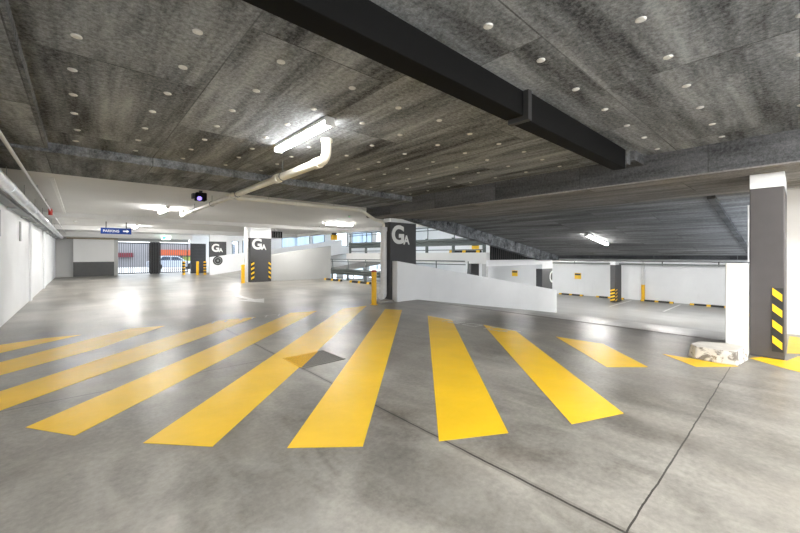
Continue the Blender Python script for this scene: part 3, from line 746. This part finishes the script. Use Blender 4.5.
for (x, y, z, l, m) in ((8.95,16.0,2.849,'small white detector on the ceiling over the wheel stops','body_white'),(7.35,11.0,2.849,'small green lit detector on the ceiling beside the ramp column','led_green'),(-.15,20.5,2.849,'small white detector on the ceiling above the end panel','body_white')):
    t = thing('smoke_detector', l, 'detector', (x, y, z-.06))
    MB().tube([(x,y,z),(x,y,z-.03),(x,y,z-.05)], [.06,.06,.035], 14).build('body', 'body_white', t)
    MB().tube([(x,y,z-.05),(x,y,z-.062)], .022, 10).build('indicator', m, t)
t = thing('clearance_sign', 'yellow box hanging at the end of the grey-white ramp wall', 'sign', (10.95, 18.0, 2.2))
MB().box(10.78,11.14,17.9,18.05,2.27,2.56).build('panel', 'yellow_bollard', t, bevel=.01)
MB().box(10.83,11.09,17.92,18.03,2.56,2.679).build('hanger', 'dark', t)
t = thing('vent_grille', 'dark slatted vent hanging right of the hazard-striped G A column', 'vent', (8.3, 20, 2.4))
MB().box(7.95,8.75,20.02,20.10,2.38,2.75).build('backing', 'pale_steel', t)
mb = MB()
for k in range(8): mb.box(7.95+k*.1, 8.01+k*.1, 19.96, 20.02, 2.38, 2.75)
mb.build('slats', 'black', t)
MB().box(8.3,8.4,20.03,20.09,2.75,2.849).build('hanger', 'pale_steel', t)
def notice(y, z, w, h, label, x=26.4):
    t = thing('notice', label, 'sign', (x-.01, y, z))
    MB().box(x-.02, x-.001, y-w/2, y+w/2, z, z+h).build('panel', 'yellow_reflect', t)
    MB().box(x-.026, x-.0205, y-w/2+.03, y+w/2-.03, z+h*.62, z+h*.9).build('header', 'dark', t)
notice(10.55, -.30, .45, .42, 'small yellow notice on the lower back wall above the bay lines')
notice(15.5, -.32, .50, .46, 'small yellow notice on the back wall seen over the sloping parapet')
notice(19.4, 1.93, .78, .48, 'larger yellow notice on the upper level back wall')

# ------------------------------------------------------------------ the exit gate and the street
def gate(x0, x1, label):
    t = thing('bar_gate', label, 'gate', ((x0+x1)/2, 32.0, 0))
    MB().box(x0,x1,31.97,32.03,.05,.12).box(x0,x1,31.97,32.03,2.22,2.30).box(x0,x0+.06,31.97,32.03,.12,2.22).box(x1-.06,x1,31.97,32.03,.12,2.22).build('frame', 'dark', t)
    n = int((x1-x0)/.125)
    for k in range(1, n): 
        xx = x0+(x1-x0)*k/n
        MB().box(xx-.018, xx+.018, 31.985, 32.015, .12, 2.22).build('bar', 'column', t)
    return t
gate(1.81, 3.83, 'barred gate left of the thick dark gate post')
gate(4.47, 6.32, 'barred gate right of the thick dark gate post')
t = thing('gate_post', 'thick dark post between the two barred gates', 'post', (4.15, 32.0, 0))
for k in range(4): MB().box(3.87+k*.15, 3.98+k*.15, 31.92, 32.08, 0, 2.36).build('upright', 'dark', t)
MB().box(3.84,4.46,31.98,32.02,.02,2.35).build('infill', 'black', t)
struct('ground_street', MB().box(-25, 40, 34.2, 75, -.35, -.03), 'asphalt')
b = thing('shop_building', 'pale shop building across the street with an orange fascia', 'building', (5, 52, -.03))
MB().box(-6,16,52,58,-.03,2.9).build('wall', 'facade', b)
MB().box(6.3,12,51.6,52,1.35,2.05).build('fascia', 'orange', b)
for xx in (-1.5, 1.2, 6.6, 8.2, 10.0): 
    f = MB().box(xx,xx+1.4,51.94,52.0,.1,1.3).build('shop_window', 'shop_glass', b)
MB().box(9.7,10.9,51.9,51.94,.1,1.2).build('poster', 'lime', b)
MB().box(3.2,4.6,51.3,52,1.15,1.65).build('awning', 'maroon', b)
cx, cy = 6.9, 41.5
c = thing('car', 'silver car parked in the street beyond the right gate', 'car', (cx, cy, -.03))
mb = MB(); pr = [(-2.1,.25),(2.1,.25),(2.15,.55),(1.9,.75),(1.0,.85),(-1.6,.88),(-2.1,.8)]
mb.wallpoly([(cx+a, b_-.03) for a, b_ in pr], cy-.85, cy+.85); mb.build('body', 'car_silver', c, bevel=.05)
mb = MB().wallpoly([(cx-1.5,.84),(cx+.95,.82),(cx+.3,1.30),(cx-1.0,1.32)], cy-.72, cy+.72); mb.build('cabin', 'car_silver', c, bevel=.04)
MB().wallpoly([(cx-1.25,.89),(cx-.35,.89),(cx-.35,1.22),(cx-.95,1.24)], cy-.735, cy-.72).build('side_window', 'car_glass', c)
MB().wallpoly([(cx-.28,.89),(cx+.68,.88),(cx+.25,1.20),(cx-.28,1.22)], cy-.735, cy-.72).build('side_window', 'car_glass', c)
for a in (-1.35, 1.35):
    for s in (-1, 1): MB().tube([(cx+a,cy+s*.70,.29),(cx+a,cy+s*.88,.29)], .31, 20).build('wheel', 'tyre', c)

# ------------------------------------------------------------------ light, camera, view
w = bpy.data.worlds.new('sky'); S.world = w; w.use_nodes = True
nt = w.node_tree; bg = nt.nodes['Background']
bg.inputs[0].default_value = (.86, .93, 1, 1); bg.inputs[1].default_value = 1.9

cam = bpy.data.cameras.new('camera'); co = bpy.data.objects.new('camera', cam); COL.objects.link(co)
cam.sensor_fit = 'HORIZONTAL'; cam.sensor_width = 36; cam.lens = 358/800*36; cam.shift_y = -11.5/800
cam.clip_start = .05; cam.clip_end = 300
co.location = (0, 0, 1.4); co.rotation_euler = (PI/2, 0, -math.atan2(320, 358))
S.camera = co
S.view_settings.view_transform = 'Standard'; S.view_settings.look = 'None'
S.view_settings.gamma = 1; S.view_settings.use_curve_mapping = False
S.view_settings.exposure = 1.3
S.cycles.use_denoising = True
S.cycles.max_bounces = 12; S.cycles.diffuse_bounces = 6
S.cycles.sample_clamp_indirect = 8
